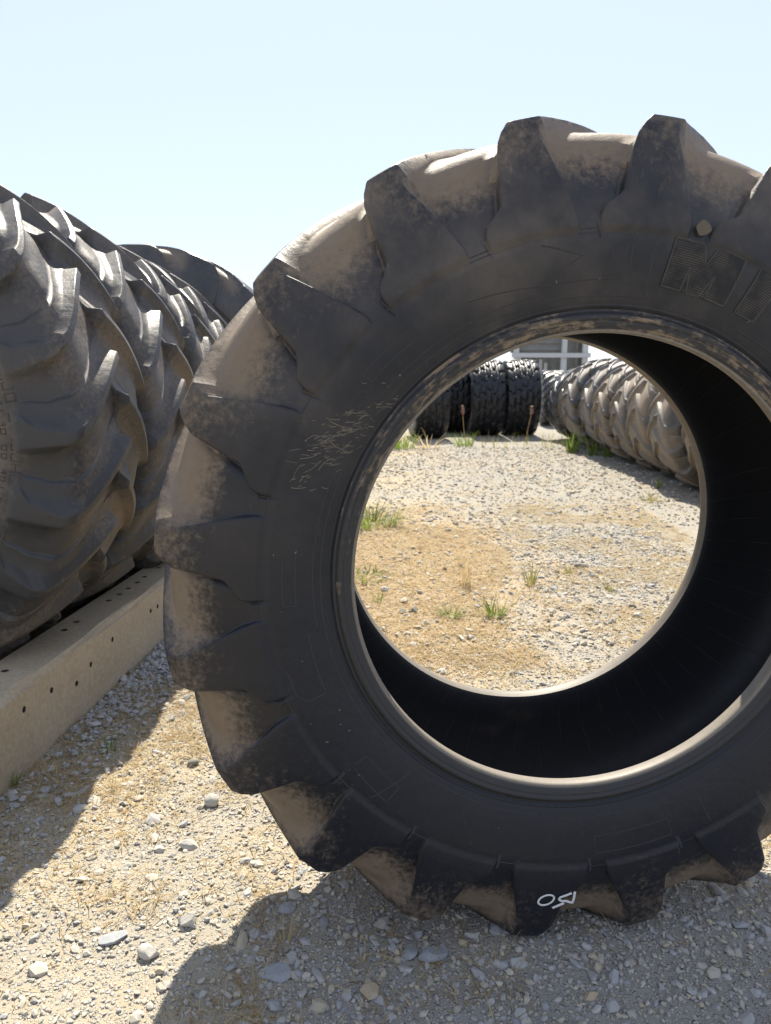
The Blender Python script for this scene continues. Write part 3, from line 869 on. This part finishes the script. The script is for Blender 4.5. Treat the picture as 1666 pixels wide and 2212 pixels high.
for i in range(10):
    D = 13.8 - 0.82 * i
    Mx = kinds[i]
    rad = {id(rA): .718, id(rB): .752, id(rC): .737, id(rD): .675}[id(Mx)]
    loc = (2.95 + rad + rr.uniform(-.07, .07), D, rad - .012)
    rot = (0, rr.uniform(0, 6), rr.uniform(-.05, .05))
    lab = looks[i] + " in the right-hand row seen through the opening, " + ("at its far end" if i == 0 else names_r[i])
    if id(Mx) in firsts: copy_tyre(firsts[id(Mx)], loc, rot, lab, GR)
    else: firsts[id(Mx)] = place_tyre("tractor_tyre", Mx, loc, rot, lab, GR)

# ------------------------------------------------------------------ block-tread tyres at the back
GB = "black block tread tyres standing at the back of the yard"
MBLK = dict(tread=M_RUB_DARK, sidewall=M_RUB_DARK, bead=M_RUB_DARK, inner_liner=M_LINER)
bk = tyre_meshes("block", block_tyre(S=.87, Wf=1.27), MBLK)
def at(px, D):
    return (px - 833) / 1599 * D * 1.006
rb = .747
k1 = place_tyre("block_tread_tyre", bk, (at(1053, 14.2), 14.2 + rb, rb - .01), (0, 0, PI / 2 + .02), "left one of the two upright black block tread tyres at the back", GB)
copy_tyre(k1, (at(1129, 14.2) + .01, 14.2 + rb, rb - .01), (0, .09, PI / 2 + .01), "right one of the two upright black block tread tyres at the back")
copy_tyre(k1, (at(984, 15.0), 15.0 + rb, rb - .01), (0, .05, PI / 2 - .02), "black tyre set back in shade between the turned tyre and the upright pair")
copy_tyre(k1, (at(927, 13.6), 13.6 + rb, rb - .01), (0, .15, PI / 2 + .12), "black block tread tyre turned slightly sideways, leftmost at the back of the yard")
sm = tyre_meshes("small", lug_tyre(S=.72, Wf=1.1, n=20, skew=-18, q=1, ns=72, lugh=.04), dict(MGREY))
place_tyre("tractor_tyre", sm, (at(1187, 17.5), 17.5, .64), (0, 0, PI / 2 - .1), "smaller grey tyre standing farther back in the gap before the shed", None)

# ------------------------------------------------------------------ shed behind
def bx(bm, x0, x1, y0, y1, z0, z1):
    v = [bm.verts.new((x, y, z)) for x in (x0, x1) for y in (y0, y1) for z in (z0, z1)]
    for f in ((0, 1, 3, 2), (4, 6, 7, 5), (0, 4, 5, 1), (2, 3, 7, 6), (0, 2, 6, 4), (1, 5, 7, 3)):
        bm.faces.new([v[i] for i in f])
def boxobj(name, boxes, mat, parent, bev=0.0):
    bm = bmesh.new()
    for b_ in boxes: bx(bm, *b_)
    bmesh.ops.recalc_face_normals(bm, faces=bm.faces[:])
    if bev: bmesh.ops.bevel(bm, geom=bm.edges[:], offset=bev, segments=2, affect='EDGES')
    return bm_obj(name, bm, mat, parent, False)
SX0, SX1, SY = 4.15, 6.45, 24.0
shed = empty("storage_shed", (5.2, SY, 0))
tag(shed, "open grey corrugated shed with white steel posts at the back of the yard", "shed")
shed_inv = (-5.2, -SY)
def sb(x0, x1, y0, y1, z0, z1): return (x0 - 5.2, x1 - 5.2, y0 - SY, y1 - SY, z0, z1)
for x in (4.16, 5.68, 6.35):
    boxobj("post", [sb(x - .08, x + .08, SY, SY + .14, 0, 3.3)], M_WHITE, shed, .01)
for y in (SY + 4.0,):
    for x in (4.95, 7.4):
        boxobj("post", [sb(x - .07, x + .07, y, y + .14, 0, 2.6)], M_WHITE, shed, .01)
boxobj("rail", [sb(4.0, 6.5, SY - .06, SY - .002, 1.66, 1.80)], M_WHITE, shed, .008)
def corrugated(name, x0, x1, z0, z1, y, horiz, amp, per, mat):
    n_ = 160
    if horiz: s = np.linspace(z0, z1, n_)
    else: s = np.linspace(x0, x1, n_)
    o_ = amp * np.sin(s / per * 2 * PI)
    V = []
    for side_ in (0, .01):
        for e in (0, 1):
            for i in range(n_):
                if horiz: V.append(((x0, x1)[e] - 5.2, y + o_[i] + side_ - SY, s[i]))
                else: V.append((s[i] - 5.2, y + o_[i] + side_ - SY, (z0, z1)[e]))
    V = np.array(V); F = []
    for i in range(n_ - 1):
        F.append((i, i + 1, n_ + i + 1, n_ + i)); F.append((2 * n_ + i, 3 * n_ + i, 3 * n_ + i + 1, 2 * n_ + i + 1))
    me = mesh_np(name, V, np.array(F), True)
    return link(name, me, mat, shed)
corrugated("wall_cladding", 4.0, 5.60, 1.81, 3.2, SY + .25, True, .035, .22, M_SHEET)
corrugated("back_wall", 4.85, 7.5, 0, 2.9, SY + 4.2, False, .04, .3, M_DARKSHEET)
boxobj("roof", [sb(3.9, 6.6, SY - .2, SY + 4.5, 3.3, 3.38)], M_SHEET, shed)
for x, z in ((4.9, 1.55), (5.1, 1.62), (5.27, 1.5)):
    boxobj("stored_panel", [sb(x, x + .09, SY + 1.0, SY + 1.06, .0, z)], M_WHITE, shed)

# ------------------------------------------------------------------ stones
def ico(sub):
    bm = bmesh.new(); bmesh.ops.create_icosphere(bm, subdivisions=sub, radius=1.0)
    V = np.array([v.co[:] for v in bm.verts]); F = np.array([[v.index for v in f.verts] for f in bm.faces]); bm.free()
    return V, F
def stone_templates(sub, k, seed, rounded=False):
    g = np.random.default_rng(seed)
    V0, F = ico(sub)
    T = []
    for _ in range(k):
        V = V0 * (1 + g.normal(0, .05 if rounded else .14, (len(V0), 1)))
        for _c in range(2 if rounded else 5):       # chop flats
            nrm = g.normal(size=3); nrm /= np.linalg.norm(nrm)
            dcut = g.uniform(.55, .85)
            ex = np.maximum(V @ nrm - dcut, 0)
            V = V - ex[:, None] * nrm * (.6 if rounded else .95)
        T.append(V)
    return np.array(T), F
def rot_mats(n, g, tilt=0.35):
    yaw = g.uniform(0, 2 * PI, n); a = g.normal(0, tilt, n); b = g.normal(0, tilt, n)
    c, s = np.cos(yaw), np.sin(yaw); Z = np.zeros(n); O = np.ones(n)
    Rz = np.stack([c, -s, Z, s, c, Z, Z, Z, O], 1).reshape(-1, 3, 3)
    c, s = np.cos(a), np.sin(a); Rx = np.stack([O, Z, Z, Z, c, -s, Z, s, c], 1).reshape(-1, 3, 3)
    c, s = np.cos(b), np.sin(b); Ry = np.stack([c, Z, s, Z, O, Z, -s, Z, c], 1).reshape(-1, 3, 3)
    return Rz @ Rx @ Ry
def scatter_stones(T, F, x, y, size, g, flat=(.35, .7), sink=.25):
    n = len(x); k = g.integers(0, len(T), n)
    sc_ = np.stack([size * g.uniform(.8, 1.35, n), size * g.uniform(.6, 1.0, n), size * g.uniform(*flat, n)], 1)
    V = T[k] * sc_[:, None, :]
    V = np.einsum('nij,nvj->nvi', rot_mats(n, g), V)
    z = gz(x, y) + sc_[:, 2] * (1 - 2 * sink)
    V += np.stack([x, y, z], 1)[:, None, :]
    FF = F[None] + (np.arange(n) * T.shape[1])[:, None, None]
    return V.reshape(-1, 3), FF.reshape(-1, 3)
g = np.random.default_rng(11)
T1, F1 = stone_templates(1, 24, 2)
Vs, Fs = [], []; nb = 0
def add(x, y, s, **kw):
    global nb
    V, F = scatter_stones(T1, F1, x, y, s, g, **kw)
    Vs.append(V); Fs.append(F + nb); nb += len(V)
def thin(x, y):
    return (g.uniform(0, 1, len(x)) < .3) | ((((x - .05) / .95) ** 2 + ((y - 4.9) / 1.7) ** 2) > .8)
def region(n, x0, x1, y0, y1):
    return g.uniform(x0, x1, n), g.uniform(y0, y1, n)
n = 48000; x, y = region(n, -1.4, 1.35, 1.0, 3.3); add(x, y, np.clip(g.lognormal(math.log(.0036), .5, n), .0018, .012))
n = 900; x, y = region(n, -1.4, 1.35, 1.0, 3.3); add(x, y, np.clip(g.lognormal(math.log(.0095), .5, n), .006, .03), sink=.38)
n = 18000; x, y = region(n, -.7, 2.2, 3.3, 6.0); k_ = thin(x, y); x, y = x[k_], y[k_]; n = len(x); add(x, y, np.clip(g.lognormal(math.log(.0065), .5, n), .003, .02))
n = 700; x, y = region(n, -.7, 2.4, 3.3, 7.0); add(x, y, np.clip(g.lognormal(math.log(.016), .35, n), .01, .03))
n = 9000; x, y = region(n, -.8, 3.4, 6.0, 12.5); add(x, y, np.clip(g.lognormal(math.log(.011), .45, n), .005, .03))
gme2 = mesh_np("gravel", np.concatenate(Vs), np.concatenate(Fs), False)
tag(link("gravel", gme2, M_STONE), "loose angular grey gravel scattered over the yard", "gravel", kind="stuff")
# rounder pebbles heaped along the beam's foot
T2, F2 = stone_templates(1, 16, 5, True)
n = 2600
s_ = np.where(g.uniform(0, 1, n) < .75, g.normal(1.2, .55, n), g.uniform(-1.3, 3.2, n)); d_ = np.abs(g.normal(0, .13, n)) + .010
x = b0.x + bdir.x * s_ + bnrm.x * d_; y = b0.y + bdir.y * s_ + bnrm.y * d_
V, F = scatter_stones(T1, F1, x, y, np.clip(g.lognormal(math.log(.0095), .35, n), .004, .02), g, flat=(.4, .75), sink=.12)
tag(link("pebbles", mesh_np("pebbles", V, F, False), M_PEBBLE), "coarse grey pebbles gathered along the foot of the concrete beam", "pebbles", kind="stuff")

# coarser stones bedded in the ground before the tyre
n = 900
x, y = region(n, -.35, 1.3, 1.05, 1.75)
V, F = scatter_stones(T1, F1, x, y, np.clip(g.lognormal(math.log(.0085), .5, n), .004, .026), g, flat=(.3, .6), sink=.42)
tag(link("coarse_gravel", mesh_np("coarse_gravel", V, F, False), M_PEBBLE), "coarse grey stones bedded in the shaded gravel before the upright tyre", "gravel", kind="stuff")

# single rocks one can point at
def rock(name, px, py, wpx, mat, label, flat=.6, asp=.7, seed=0, rnd=False, yaw=None):
    x, y = pix(px, py)
    dist = math.sqrt(x * x + y * y + CAM_H ** 2)
    s = wpx / 1599 * dist / 2
    gg = np.random.default_rng(seed)
    V, F = ico(4)
    A = smooth_noise(16, seed + 100)
    V = V * (1 + (.10 if rnd else .06) * A(V[:, :1] * 1.6 + V[:, 2:] * 1.1, V[:, 1:2] * 1.7 - V[:, 2:])) 
    for _ in range(3 if rnd else 11):
        nrm = gg.normal(size=3); nrm /= np.linalg.norm(nrm)
        dc = gg.uniform(.72, .92) if rnd else gg.uniform(.5, .8)
        V = V - np.maximum(V @ nrm - dc, 0)[:, None] * nrm * (.7 if rnd else .97)
    V = V / np.abs(V[:, 0]).max()
    V = V * np.array([1, asp, flat]) * s
    me = mesh_np(name, V, F, rnd)
    o = link(name, me, M_ROCKS[mat], None, (x, y, float(gz(x, y)) + s * flat * .55), (gg.normal(0, .12), gg.normal(0, .12), gg.uniform(-.6, .6) if yaw is None else yaw))
    return tag(o, label, "rock", "single rocks lying on the gravel")
RK = [
 (458, 1735, 31, 'pale', "round pale rock, nearly ball shaped, on sunlit gravel left of the upright tyre", .92, .95, True),
 (418, 1650, 24, 'dark', "small brownish lumpy rock on sunlit gravel between the beam and the upright tyre", .7, .8, True),
 (408, 1832, 38, 'pale', "pale angular rock on sunlit gravel below the round rock", .5, .7, False),
 (347, 1840, 26, 'pale', "pale flat rock left of the angular sunlit one", .45, .8, False),
 (245, 2036, 52, 'grey', "broad flat grey rock on the sunlit gravel at lower left", .3, .65, False),
 (325, 2070, 44, 'pale', "whitish wedge shaped rock beside the broad flat grey one", .55, .7, False),
 (349, 2107, 23, 'tan', "small tan rock touching the shadow edge at the bottom", .55, .75, False),
 (407, 2003, 34, 'pale', "pale chunky rock near the tip of the tyre's shadow", .6, .6, False),
 (548, 1868, 22, 'pale', "small pointed pale rock close under the tyre's lower left lugs", .6, .7, False),
 (598, 2107, 58, 'grey', "large flat bluish rock half buried in the shaded gravel", .22, .6, False),
 (935, 2062, 58, 'grey', "angular blue grey slab in the shade right below the upright tyre", .4, .6, False),
 (884, 2055, 42, 'grey', "squarish blue grey slab left of the angular slab under the tyre", .35, .7, False),
 (802, 2140, 42, 'tan', "tan upright flake of rock in the shade near the bottom edge", .5, .9, False),
 (1277, 2152, 32, 'tan', "thin tan sliver of rock in the shade at the bottom", .4, .45, False),
 (1001, 2036, 20, 'tan', "little tan rock beside the shaded slab below the chalked lug", .6, .8, False),
 (893, 1322, 22, 'dark', "dark rock, biggest of the little heap seen through the tyre", .75, .8, False),
 (868, 1324, 20, 'dark', "dark flat rock at the left of the little heap seen through the tyre", .5, .8, False),
 (1257, 1228, 33, 'dark', "long flat slab lying on the sunlit gravel beyond the tyre", .3, .4, False),
 (1337, 1176, 15, 'pale', "pale blocky rock standing on the grey gravel farthest beyond the tyre", .8, .7, False),
 (1159, 1424, 17, 'dark', "dark rock with sunlit top just above the far rim of the opening", .5, .7, False),
 (1367, 1315, 17, 'dark', "dark rock at the right of the opening among pale gravel", .7, .7, False),
 (1408, 1269, 16, 'grey', "grey rock nearest the right edge of the opening", .6, .7, False),
 (1215, 1344, 15, 'dark', "dark chunky rock midway between the green tufts and the opening's right edge", .6, .7, False),
 (1196, 1273, 18, 'grey', "flat grey rock behind the tall yellow tuft", .45, .7, False),
 (1108, 1457, 22, 'dark', "flat dark rock low in the opening by the far rim", .4, .7, False),
]
for i, (px, py, w, m, lab, fl, asp, rd) in enumerate(RK):
    rock("rock", px, py, w, m, lab, fl, asp, i + 20, rd)

# ------------------------------------------------------------------ grass and straw
def blades(base, dirs, length, width, bend, segs, g, zlift=0.0):
    """base (n,3), dirs (n,3) initial unit direction, ribbons bending downwards; returns V, F quads"""
    n = len(base)
    d = dirs / np.linalg.norm(dirs, axis=1, keepdims=True)
    side = np.stack([-d[:, 1], d[:, 0], np.zeros(n)], 1) + 1e-6
    tw = g.uniform(-.6, .6, n)
    side /= np.linalg.norm(side, axis=1, keepdims=True)
    side[:, 2] += tw
    side /= np.linalg.norm(side, axis=1, keepdims=True)
    V = np.zeros((n, segs + 1, 2, 3)); p = base.copy()
    lat = g.normal(0, .25, (n, 1)) * side
    for k in range(segs + 1):
        t = k / segs
        w = (width * (1 - t ** 1.6) + width * .12)[:, None] * side * .5
        V[:, k, 0] = p - w; V[:, k, 1] = p + w
        st = (length / segs)[:, None] * d
        p = p + st
        d = d + np.array([0, 0, -1.0]) * (bend / segs)[:, None] + lat / segs
        d /= np.linalg.norm(d, axis=1, keepdims=True)
        lowest = gz(p[:, 0], p[:, 1]) + .002
        p[:, 2] = np.maximum(p[:, 2], lowest)
    idx = np.arange(n)[:, None] * (2 * (segs + 1)) + np.arange(segs)[None, :] * 2
    F = np.stack([idx, idx + 1, idx + 3, idx + 2], -1).reshape(-1, 4)
    return V.reshape(-1, 3), F
def tuft_geo(x, y, n, h, spread, g, width=.003, bend=.8, lean=(.15, .8), rad=.02):
    a = g.uniform(0, 2 * PI, n); rr_ = rad * np.sqrt(g.uniform(0, 1, n))
    b = np.stack([x + rr_ * np.cos(a), y + rr_ * np.sin(a), np.zeros(n)], 1)
    b[:, 2] = gz(b[:, 0], b[:, 1]) - .003
    a2 = a + g.normal(0, .5, n); tl = g.uniform(*lean, n) * spread
    d = np.stack([np.cos(a2) * tl, np.sin(a2) * tl, np.ones(n)], 1)
    L = h * g.uniform(.45, 1.1, n)
    return blades(b, d, L, np.full(n, width) * g.uniform(.7, 1.2, n), bend * g.uniform(.3, 1.4, n), 5, g)

g = np.random.default_rng(21)
SV, SF = [], []; ns_ = 0
def push(V, F):
    global ns_
    SV.append(V); SF.append(F + ns_); ns_ += len(V)
# straw litter: short stems lying flat, thicker inside patches
dens = smooth_noise(64, 9); dens2 = smooth_noise(64, 10)
def litter(n, x0, x1, y0, y1, L, w, thr=0.0, extra=None, shade_bare=None):
    x, y = g.uniform(x0, x1, n), g.uniform(y0, y1, n)
    dn = dens(x / .45, y / .45) * .6 + dens2(x / .16, y / .16) * .5
    keep = dn > g.uniform(-.6, .9, n) + thr
    if extra is not None: keep |= extra(x, y) & (g.uniform(0, 1, n) < .85)
    if shade_bare is not None: keep &= ~shade_bare(x, y)
    x, y = x[keep], y[keep]; n = len(x)
    a = g.uniform(0, 2 * PI, n)
    d = np.stack([np.cos(a), np.sin(a), np.abs(g.normal(.12, .22, n))], 1)
    b = np.stack([x, y, gz(x, y) + g.uniform(.001, .008, n)], 1)
    push(*blades(b, d, L * g.uniform(.4, 1.3, n), w * g.uniform(.6, 1.3, n), g.uniform(-.1, 1.2, n), 4, g))
litter(50000, -1.4, 1.35, 1.0, 3.3, .055, .0021, 0.0, None, lambda x, y: (x > -.25) & (y < 1.75) & (g.uniform(0, 1, len(x)) < .72))
def patch(x, y):
    return (((x - .12) / .75) ** 2 + ((y - 5.0) / 1.1) ** 2 < 1) | (((x - .15) / .5) ** 2 + ((y - 3.6) / .45) ** 2 < 1)
litter(70000, -.8, 2.4, 3.0, 7.0, .075, .0036, .1, patch)
litter(9000, -.8, 3.2, 7.0, 12.0, .10, .006, .1)
# little starry dry tufts
def many(n, x0, x1, y0, y1, h, w):
    xs, ys = g.uniform(x0, x1, n), g.uniform(y0, y1, n)
    for a, b in zip(xs, ys):
        if abs(a - .4) < .8 and 1.45 < b < 2.0: continue
        if a > -.2 and b < 1.7 and g.uniform() < .6: continue
        if dens(a / .45, b / .45) * .6 + dens2(a / .16, b / .16) * .4 < g.uniform(-.5, .5): continue
        push(*tuft_geo(a, b, int(g.integers(8, 26)), h * g.uniform(.5, 1.3), 1.6, g, w, 1.0, (.3, 1.4), .012))
many(1300, -1.3, 1.2, 1.0, 3.2, .06, .0019)
many(130, -.6, 2.2, 3.2, 7.5, .07, .0025)
tag(link("dry_grass", mesh_np("dry_grass", np.concatenate(SV), np.concatenate(SF)), M_STRAW), "dry straw and withered grass littering the gravel", "dry grass", kind="stuff")

def tuft(name, px, py, n, h, spread, mat, label, cat, width=.003, bend=.8, lean=(.15, .8), rad=.02, group="single grass tufts growing through the gravel"):
    x, y = pix(px, py)
    V, F = tuft_geo(0, 0, n, h, spread, g, width, bend, lean, rad)
    V[:, 2] -= 0
    o = link(name, mesh_np(name, V, F), mat, None, (x, y, float(gz(x, y)) + .002))
    tag(o, label, cat, group)
    return o
tuft("grass_tuft", 974, 1330, 60, .10, 1.5, M_GREEN, "low spreading green grass tuft seen through the tyre, left of the darker tuft", "grass tuft", .005, .7, (.3, 1.1), .04)
tuft("grass_tuft", 1069, 1336, 60, .13, 1.2, M_GREEN, "green grass tuft with upright blades seen through the tyre, right of the low spreading one", "grass tuft", .005, .6, (.2, 1.0), .04)
tuft("grass_tuft", 1147, 1262, 34, .17, .8, M_YELLOW, "tall yellowish tuft right of the dead brown stalks", "grass tuft", .005, .5, (.1, .7), .04)
tuft("grass_tuft", 817, 1302, 16, .12, .7, M_GREEN, "thin green tuft close to the left rim of the opening", "grass tuft", .005, .5)
tuft("grass_tuft", 1318, 1278, 26, .10, 1.1, M_YELLOW, "small yellow tuft on the pale gravel at the right of the opening", "grass tuft", .004, .6)
tuft("grass_tuft", 1230, 1240, 30, .09, 1.3, M_YELLOW, "dull flat tuft beside the long flat slab", "grass tuft", .004, .9)
tuft("grass_tuft", 800, 1135, 190, .22, 1.2, M_GREEN, "large bright green clump half hidden by the left rim of the opening", "grass clump", .007, .7, (.1, 1.0), .22)
tuft("grass_tuft", 790, 1250, 90, .08, 1.6, M_GREEN, "low leafy green patch at the left rim below the large clump", "grass clump", .009, .9, (.3, 1.2), .14)
tuft("dry_stalks", 1003, 1265, 46, .26, .35, M_STRAW, "upright clump of dead brown stalks in the middle of the straw patch", "dead stalks", .0035, .15, (.05, .5), .06)
tuft("grass_tuft", 1423, 1056, 24, .16, .9, M_GREEN, "small green tuft at the edge of the right row's shadow", "grass tuft", .008, .6)
tuft("grass_tuft", 1402, 1082, 50, .12, 1.2, M_YELLOW, "yellow tuft just in front of the right row's shadow", "grass tuft", .007, .7, (.2, 1), .1)
tuft("grass_tuft", 1235, 978, 46, .42, .7, M_GREEN, "tall green weed at the foot of the right row near the far end", "weed", .014, .5, (.1, .7), .1)
tuft("grass_tuft", 1280, 984, 30, .36, .6, M_GREEN, "broad bladed green weed right of the tall one by the right row", "weed", .018, .45, (.1, .6), .07)
tuft("grass_tuft", 1312, 988, 30, .26, .7, M_GREEN, "short dark weed in the right row's shadow", "weed", .012, .5, (.1, .7), .08)
tuft("grass_tuft", 1003, 964, 70, .30, 1.0, M_GREEN, "bright green tuft in front of the back tyres", "grass tuft", .012, .6, (.1, .9), .16)
tuft("grass_tuft", 925, 968, 24, .42, 1.3, M_STRAW, "pale dry blades arching before the leftmost back tyre", "dry tuft", .016, .9, (.3, 1.2), .2)
tuft("grass_tuft", 862, 968, 120, .34, 1.0, M_GREEN, "bushy yellow green clump at the left edge of the yard seen through the tyre", "grass clump", .014, .7, (.1, .9), .28)
tuft("sparse_grass", 1090, 962, 60, .24, .8, M_YELLOW, "yellowish sparse grass under the upright pair of back tyres", "grass tuft", .009, .5, (.1, .8), .7, None)["kind"] = "stuff"
tuft("sparse_grass", 1190, 966, 60, .24, .8, M_YELLOW, "yellowish sparse grass in the gap right of the back tyres", "grass tuft", .009, .5, (.1, .8), .6, None)["kind"] = "stuff"
tuft("green_sprig", 26, 1690, 14, .09, .8, M_GREEN, "small green sprig at the foot of the beam by the photo's left edge", "sprig", .006, .4, (.1, .8), .015)
tuft("green_sprig", 232, 1618, 14, .08, 1.0, M_GREEN, "small green sprig in the left shade near the sunlit edge", "sprig", .005, .4, (.1, .9), .03)
tuft("dry_tuft", 127, 1680, 60, .14, 1.3, M_STRAW, "bushy dry tuft in the shade beside the beam", "dry tuft", .002, .8, (.2, 1.2), .05)
tuft("dry_tuft", 616, 2040, 45, .085, 1.3, M_STRAW, "spiky dry tuft in the tyre's shadow at lower left", "dry tuft", .0016, .4, (.1, 1.0), .018)
tuft("dry_tuft", 1071, 2095, 60, .09, 1.8, M_STRAW, "sprawling dry tuft in the shade below the chalk mark", "dry tuft", .0016, .9, (.5, 1.5), .05)
# two seed-head stalks before the back tyres
for px, top, lab in ((1006, 893, "thin stalk with a reddish seed head before the left back pair tyre"), (1136, 896, "thin stalk with a reddish seed head before the right back pair tyre")):
    x, y = pix(px, 957)
    e = empty("seed_stalk", (x, y, 0))
    tag(e, lab, "weed stalk")
    hh = 0.56
    bm = bmesh.new()
    pts = [Vector((.04 * t * t - (.10 * t if px < 1100 else -.05 * t), 0, hh * t)) for t in np.linspace(0, 1, 8)]
    ribbon_tube(bm, pts, .006, 5, 1.0)
    bm_obj("stem", bm, M_STRAW, e)
    V, F = scatter_stones(T2, F2, np.zeros(60), np.zeros(60), np.full(60, .014), g)
    V = V.reshape(60, -1, 3); V = V - V.mean(axis=1, keepdims=True)
    c = np.stack([pts[-1].x + g.normal(0, .012, 60), g.normal(0, .012, 60), hh - .05 + g.uniform(0, .15, 60)], 1)
    V = (V + c[:, None, :]).reshape(-1, 3)
    link("seed_head", mesh_np("seed_head", V, F), M_SEED, e)
